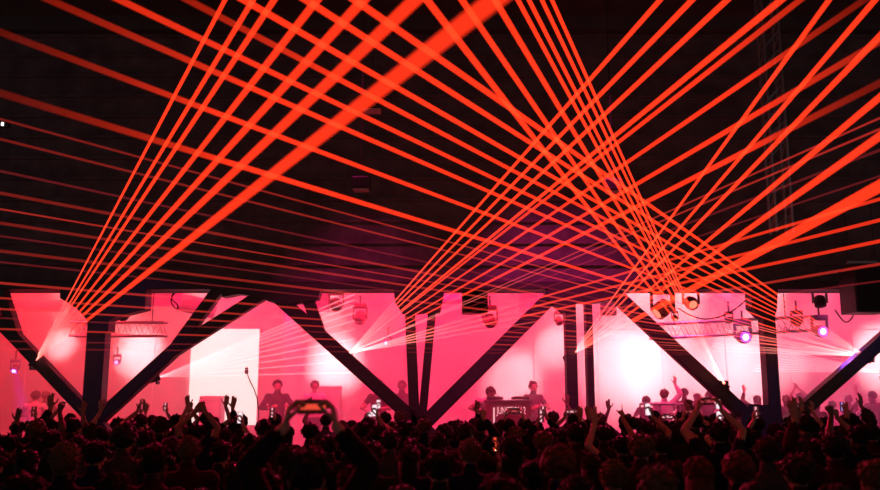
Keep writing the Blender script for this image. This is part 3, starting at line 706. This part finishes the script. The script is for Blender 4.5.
# x of the head in the photograph, how far its top sits from the row's usual height (px), pose, hair style, screen
rows = [
 [(28, 0, 'down', 'short'), (118, 2, 'down', 'crop'), (205, 3, 'down', 'long'), (308, 2, 'FILM', 'short', 'orange'), (402, 0, 'down', 'bob'), (498, 10, 'down', 'short'), (576, 12, 'down', 'crop'), (655, 4, 'down', 'short'), (748, 8, 'down', 'bun'), (830, 4, 'down', 'long')],
 [(-8, 0, 'down', 'short'), (68, 2, 'down', 'crop'), (157, 0, 'down', 'short'), (240, 6, 'down', 'bob'), (270, 16, 'down', 'bun'), (352, 4, 'down', 'long'), (440, 2, 'down', 'short'), (530, 12, 'down', 'bun'), (557, -3, 'down', 'curly'), (612, 6, 'down', 'crop'), (696, 2, 'down', 'long'), (735, 4, 'down', 'curly'), (795, -6, 'down', 'short'), (868, 4, 'down', 'bun')],
 [(30, 0, 'down', 'bob'), (98, -2, 'down', 'short'), (125, -6, 'down', 'curly'), (190, 6, 'down', 'crop'), (222, 2, 'down', 'short'), (288, 0, 'down', 'crop'), (372, -4, 'down', 'short'), (409, 0, 'down', 'long'), (470, 3, 'down', 'crop'), (512, -4, 'down', 'long'), (590, 8, 'down', 'long'), (640, -6, 'down', 'short'), (672, 6, 'down', 'bob'), (765, 0, 'down', 'crop'), (778, 12, 'down', 'bun'), (833, -2, 'upL', 'curly')],
 [(10, 0, 'down', 'short'), (52, 2, 'down', 'short'), (80, -2, 'down', 'long'), (145, 0, 'down', 'short'), (172, 3, 'down', 'curly'), (250, -2, 'down', 'bun'), (330, 2, 'shoulder', 'short', 'orange'), (348, -1, 'down', 'curly'), (390, -3, 'down', 'short'), (412, 2, 'down', 'bob'), (438, 0, 'down', 'crop'), (465, 0, 'shoulder', 'short', 'orange'), (543, 3, 'down', 'short'), (575, -2, 'down', 'crop'), (622, 2, 'upL', 'short'), (660, 2, 'down', 'crop'), (718, -4, 'filmhigh', 'short', 'red'), (745, 2, 'shoulder', 'curly', 'pink'), (783, -2, 'down', 'short'), (815, 0, 'down', 'bob'), (858, -4, 'fistL', 'short')],
 [(-6, 0, 'upR', 'bob'), (37, -3, 'fistR', 'curly'), (72, 0, 'upL', 'short'), (104, 0, 'down', 'bun'), (131, 0, 'down', 'short'), (160, -2, 'down', 'crop'), (197, -2, 'heart', 'short'), (226, 0, 'phoneR', 'long', 'white'), (264, 0, 'down', 'crop'), (310, 3, 'down', 'short'), (362, -1, 'phoneR', 'short', 'white'), (378, 4, 'down', 'short'), (405, 0, 'down', 'short'), (444, -2, 'down', 'curly'), (468, -2, 'fistR', 'bun'), (515, -1, 'filmhigh', 'short', 'red'), (550, 0, 'phoneL', 'bob', 'pink'), (562, 2, 'upR', 'short'), (603, 2, 'pointR', 'short'), (627, -4, 'down', 'curly'), (648, -3, 'phoneR', 'long', 'white'), (676, -3, 'film', 'bob', 'pink'), (735, 1, 'phoneL', 'short', 'white'), (775, 0, 'phoneL', 'crop', 'pink'), (805, -3, 'down', 'curly'), (828, 0, 'fistR', 'short'), (872, 0, 'upL', 'crop')],
 [(18, 0, 'phoneR', 'short', 'red'), (50, 0, 'down', 'crop'), (62, 2, 'upR', 'short'), (90, 0, 'down', 'bob'), (118, 0, 'both', 'short'), (140, 0, 'phoneL', 'crop', 'red'), (165, -2, 'pointR', 'short'), (183, 0, 'down', 'long'), (212, 0, 'upR', 'short'), (240, 0, 'down', 'curly'), (262, 2, 'phoneR', 'short', 'pink'), (288, 0, 'down', 'long'), (342, 0, 'down', 'crop'), (368, 1, 'film', 'short', 'white'), (393, 0, 'down', 'bun'), (424, 0, 'down', 'short'), (458, 0, 'upR', 'short'), (481, -2, 'down', 'crop'), (508, 2, 'down', 'short'), (536, 0, 'phoneR', 'short', 'pink'), (575, 0, 'film', 'curly', 'pink'), (607, 0, 'upL', 'bob'), (640, 0, 'down', 'short'), (665, 0, 'down', 'bun'), (695, -2, 'film', 'short', 'red'), (716, 0, 'phoneR', 'crop', 'white'), (756, 0, 'down', 'curly'), (790, 0, 'upR', 'short'), (812, 0, 'down', 'crop'), (838, 0, 'down', 'long'), (852, 0, 'upR', 'short')],
 [(30, 0, 'down', 'bun'), (46, 0, 'phoneL', 'short', 'red'), (70, 0, 'fistL', 'crop'), (128, 0, 'upR', 'bob'), (152, 0, 'phoneR', 'crop', 'pink'), (176, 0, 'fistR', 'short'), (206, 0, 'both', 'short'), (234, 0, 'down', 'bob'), (275, 0, 'down', 'short'), (326, 0, 'upL', 'crop'), (352, 0, 'down', 'long'), (385, 0, 'phoneL', 'short', 'white'), (400, 0, 'down', 'short'), (452, 0, 'down', 'long'), (474, 0, 'down', 'short'), (498, 0, 'down', 'bob'), (524, 0, 'down', 'curly'), (553, 0, 'upR', 'short'), (600, 0, 'down', 'short'), (625, 0, 'upL', 'short'), (655, 0, 'down', 'crop'), (682, 0, 'fistR', 'short'), (705, 0, 'upL', 'bun'), (730, 0, 'down', 'short'), (800, 0, 'upR', 'crop'), (825, 0, 'down', 'short'), (845, 0, 'phoneR', 'crop', 'blue'), (868, 0, 'down', 'curly')],
]
HC = ['black', 'black', 'brown', 'chestnut', 'brown', 'black', 'blond']; TC = ['black', 'charcoal', 'navy', 'maroon', 'black', 'olive', 'grey', 'charcoal']; SK = ['skin1', 'skin2', 'skin1', 'skin3', 'skin2']
SCRW = {'orange': 'orange', 'pink': 'pale pink', 'white': 'white', 'red': 'dim red', 'blue': 'blue'}
used = []
for ri, row in enumerate(rows):
    cnt = {}
    for e in sorted(row, key=lambda e: e[0]):
        px, dy, pose, style = e[:4]; scr = e[4] if len(e) > 4 else None
        dep = ROWD[ri] + rnd.uniform(-.22, .22); big = pose == 'FILM'
        if big: pose = 'filmhigh'; dep = 4.35
        female = style in ('long', 'bob', 'bun')
        # standing height follows from where the top of the head shows
        sc = 1.0 + rnd.uniform(-.035, .035) - dy * dep / F / 1.75
        if female: sc -= .03
        sc = max(.86, min(1.08, sc))
        p = at(px, 420, dep)
        # keep clear of neighbours
        for _ in range(12):
            bad = [u for u in used if (u - Vector((p.x, dep))).length < .44]
            if not bad: break
            dep += .09 if bad[0].y <= dep else -.09; p = at(px, 420, dep)
        used.append(Vector((p.x, dep)))
        lm = max(i for i, (lx, _) in enumerate(LAND) if lx <= px); cnt[lm] = cnt.get(lm, 0) + 1
        where = '%s, %s past %s' % (ROWN[ri], ORD[cnt[lm] - 1], LAND[lm][1])
        ph = PHR[pose]; lab = '%s person%s, %s' % (HAIRW[style], (' ' + ph) if ph else '', where)
        plab = None
        if big: lab = 'person in the back row holding up the large glowing phone'; plab = 'large raised phone with an orange strip on its screen'; sc = 1.06
        elif scr: plab = 'phone showing %s, held %s' % (SCRW[scr], where)
        torch = (ri == 3 and px == 465)
        if torch: plab = 'phone with its torch glaring warm yellow, in front of the lettered booth'
        k = rnd.randrange(1000)
        person(p.x, dep, 0, pose, female, style, HC[k % 7] if not (ri == 1 and px in (735, 557, 696)) else 'red', 'jumper' if k % 5 in (0, 3) else 'shirt', TC[(k // 7) % 8], SK[(k // 3) % 5], sc, rnd.uniform(-.3, .3) if not scr else rnd.uniform(-.12, .12), lab, 'crowd on the dance floor', scr, plab, torch)
# figures on the stage, in the haze
stage = [
 (278, 374, 20.6, 'chest', 'short', 'hazy person on the stage behind the microphone, head before the violet glow'),
 (315, 374, 21.5, 'chest', 'crop', 'hazy person on the stage beside the pale equipment case'),
 (379, 374, 20.3, 'chest', 'short', 'hazy person on the stage between the long brace and the twin posts'),
 (402, 372, 21.4, 'chest', 'crop', 'faint hazy person on the stage close against the twin leaning posts'),
 (484, 380, 19.7, 'bent', 'short', 'person bending over the booth, lettering below them'),
 (533, 382, 21.0, 'chest', 'bun', 'faint hazy person standing beyond the end of the lettered booth'),
 (664, 390, 19.4, 'upR', 'short', 'hazy dancer with one arm high beside the slanted brace under the red lamps'),
 (684, 389, 20.2, 'chest', 'crop', 'hazy dancer on stage standing beside the one with the high arm'),
 (646, 397, 20.8, 'chest', 'curly', 'hazy dancer on stage before the widest white glow past the thin column'),
 (697, 394, 21.4, 'chest', 'bob', 'hazy dancer on stage with bobbed hair, under the brace by the white glow'),
 (709, 392, 20.3, 'chest', 'short', 'hazy dancer on stage, between the bobbed one and the violet foot plate'),
 (724, 398, 19.2, 'chest', 'crop', 'hazy crop-haired dancer on stage beside the violet foot plate'),
 (757, 396, 20.6, 'both', 'long', 'hazy long-haired dancer with both hands up behind the violet-lit column'),
 (786, 396, 20.3, 'upL', 'short', 'hazy dancer with one hand up just past the violet-lit column'),
 (800, 394, 21.6, 'heart', 'curly', 'hazy dancer with joined hands up under the outer brace'),
 (816, 401, 19.3, 'chest', 'bob', 'hazy bob-haired dancer under the outer brace'),
 (832, 402, 20.4, 'chest', 'short', 'hazy short-haired dancer beyond the outer brace, under the violet lens'),
 (848, 396, 21.5, 'upR', 'bun', 'hazy dancer with bun and raised arm beyond the outer brace'),
 (872, 392, 20.6, 'chest', 'crop', 'hazy dancer on stage under the big loudspeaker'),
 (36, 392, 20.4, 'chest', 'curly', 'faint hazy person on stage beside the first brace'),
 (46, 392, 21.4, 'chest', 'short', 'faint hazy person on stage, closer to the thick lone column'),
]
for i, (px, py, Y, pose, style, lab) in enumerate(stage):
    p = at(px, py, Y); need = (p.z - STZ); sc = max(.84, min(1.12, need / (1.75 if pose != 'bent' else 1.5)))
    person(p.x, Y, STZ, pose, style in ('long', 'bob', 'bun'), style, HC[i % 7], 'shirt' if i % 3 else 'jumper', 'white' if pose == 'bent' else ('grey', 'white', 'maroon', 'grey', 'white')[i % 5], SK[i % 5], sc, rnd.uniform(-.4, .4) + (R(180) if px < 540 and px > 200 else 0), lab, 'people on the stage')

# ------------------------------------------------------------------ haze on the stage
bm = bmesh.new(); add_box(bm, (0, 21.9, 3.2), (33, 9.8, 5.35)); hz = bmobj('stage_haze', bm, None)
m = bpy.data.materials.new('haze'); m.use_nodes = True; nt = m.node_tree; nt.nodes.clear()
oo = nt.nodes.new('ShaderNodeOutputMaterial'); vs = nt.nodes.new('ShaderNodeVolumeScatter'); vs.inputs['Density'].default_value = .10; vs.inputs['Anisotropy'].default_value = .2; vs.inputs['Color'].default_value = (.98, .96, .96, 1)
nt.links.new(vs.outputs[0], oo.inputs['Volume']); hz.data.materials.append(m)
tag(hz, 'pink lit haze filling the stage behind the columns', 'haze', None, 'stuff')

# ------------------------------------------------------------------ light
def spot(loc, target, energy, col, size, blend=.6, r=.08):
    l = bpy.data.lights.new('stage_or_fill_spot', 'SPOT'); l.energy = energy; l.color = col; l.spot_size = R(size); l.spot_blend = blend; l.shadow_soft_size = r
    o = bpy.data.objects.new('stage_or_fill_spot', l); COL.objects.link(o); o.location = loc; o.rotation_euler = (Vector(target) - Vector(loc)).to_track_quat('-Z', 'Y').to_euler(); return o
def area(loc, target, energy, col, sx, sy):
    l = bpy.data.lights.new('stage_or_fill_wash', 'AREA'); l.shape = 'RECTANGLE'; l.size = sx; l.size_y = sy; l.energy = energy; l.color = col
    o = bpy.data.objects.new('stage_or_fill_wash', l); COL.objects.link(o); o.location = loc; o.rotation_euler = (Vector(target) - Vector(loc)).to_track_quat('-Z', 'Y').to_euler(); return o
PINK, RED, ROSE, WHT, VIO = (1., .008, .10), (1., .015, .04), (1., .025, .17), (1., .80, .73), (.30, .08, 1.)
for x, c, e in ((-11.5, RED, 330), (-7.5, RED, 300), (-3, PINK, 420), (.5, PINK, 440), (4.5, ROSE, 230), (8, PINK, 270), (12, ROSE, 260)):
    area((x, 20.5, 5.8), (x, 27, 2.0), e, c, 2.5, .6)
# unseen pink fill added behind the fascia to lift the stage people and haze
for x, c, e in ((-9, RED, 200), (-4.5, PINK, 200), (0, PINK, 200), (4.5, ROSE, 170), (9, ROSE, 190)):
    area((x, 18.0, 5.7), (x, 21.5, .8), e, c, 2.0, .4).data.spread = R(105)
def wallspot(px, py, e, size, col=WHT, Y0=20.5, blend=1., dx=0):
    t = at(px, py, 27); spot((t.x * .92 + dx, Y0, 5.85), t, e, col, size, blend)
wallspot(222, 374, 9450, 20); wallspot(336, 364, 21000, 17); wallspot(622, 368, 15000, 26); wallspot(664, 372, 13000, 27); wallspot(738, 372, 17000, 24); wallspot(140, 354, 19125, 15)
wallspot(514, 380, 13500, 16, dx=2.6); wallspot(556, 348, 9000, 13, dx=1.2); wallspot(884, 358, 22000, 20); wallspot(62, 345, 15300, 9, dx=1.5); wallspot(790, 368, 6000, 12)
# added front lamps hidden behind the fascia, brightening the people of the stage
for x, c in ((-8.2, RED), (-4.2, PINK), (-.8, PINK), (2.2, PINK), (5.6, ROSE), (8.8, ROSE)):
    spot((x, 17.0, 4.55), (x, 20.8, 1.4), 380, (c[0], c[1] + .025, c[2] + .05), 80, .8, .06)
# violet lamps
spot(at(15, 369, 20.3), at(24, 415, 20), 300, VIO, 22, .4, .03)
spot(at(388, 343, 20.8), at(330, 350, 21.5), 260, (.5, .25, 1.), 14, .4, .03)
spot(at(820, 332, 17.8), at(850, 352, 16), 90, VIO, 24, .5, .03)
spot((px_x(270, 330, 22), 24, 4.6), at(300, 385, 22), 350, (.55, .1, 1.), 26, .8, .05)
spot((px_x(850), 24, 5.2), at(840, 380, 20), 500, (.5, .2, 1.), 30, .8, .05)
# unseen spots added above the frame to tint the steelwork violet and magenta
spot((-4.5, 12.0, 8.7), at(130, 375, 16), 260, (.38, .06, 1.), 22, .9, .05)
spot((7.5, 12.0, 8.7), at(756, 424, 16), 520, (.16, .06, 1.), 9, .9, .05)
spot((10.5, 12.5, 8.7), at(862, 346, 16), 500, (.25, .1, 1.), 8, .9, .05)
spot((2.0, 11.5, 8.7), at(560, 350, 16), 2000, (1., .02, .30), 44, .9, .05)
spot((-2.0, 11.5, 8.7), at(370, 350, 16), 900, (1., .02, .24), 40, .9, .05)
# rim lights added at the fascia front without fixtures, turned on the crowd
for x, tx, c in ((-8.5, -5, RED), (-4.6, -2.5, PINK), (-.5, 0, PINK), (3.6, 2.2, PINK), (8.2, 5, ROSE)):
    spot((x, 15.5, 4.5), (tx, 8.5, 1.6), 1150, c, 62, .8, .06)
# world: even grey fill added to lift the blacks of the hall
w = bpy.data.worlds.new('world'); scn.world = w; w.use_nodes = True; bg = w.node_tree.nodes['Background']; bg.inputs['Color'].default_value = (.085, .08, .082, 1); bg.inputs['Strength'].default_value = 1.0

scn.view_settings.view_transform = 'Standard'; scn.view_settings.look = 'None'; scn.view_settings.exposure = 0.0; scn.view_settings.gamma = 1.0
try: scn.view_settings.use_curve_mapping = False
except Exception: pass
cy = scn.cycles
cy.transparent_max_bounces = 128; cy.max_bounces = 6; cy.diffuse_bounces = 3; cy.volume_bounces = 1; cy.volume_step_rate = 1.0
cy.use_denoising = True
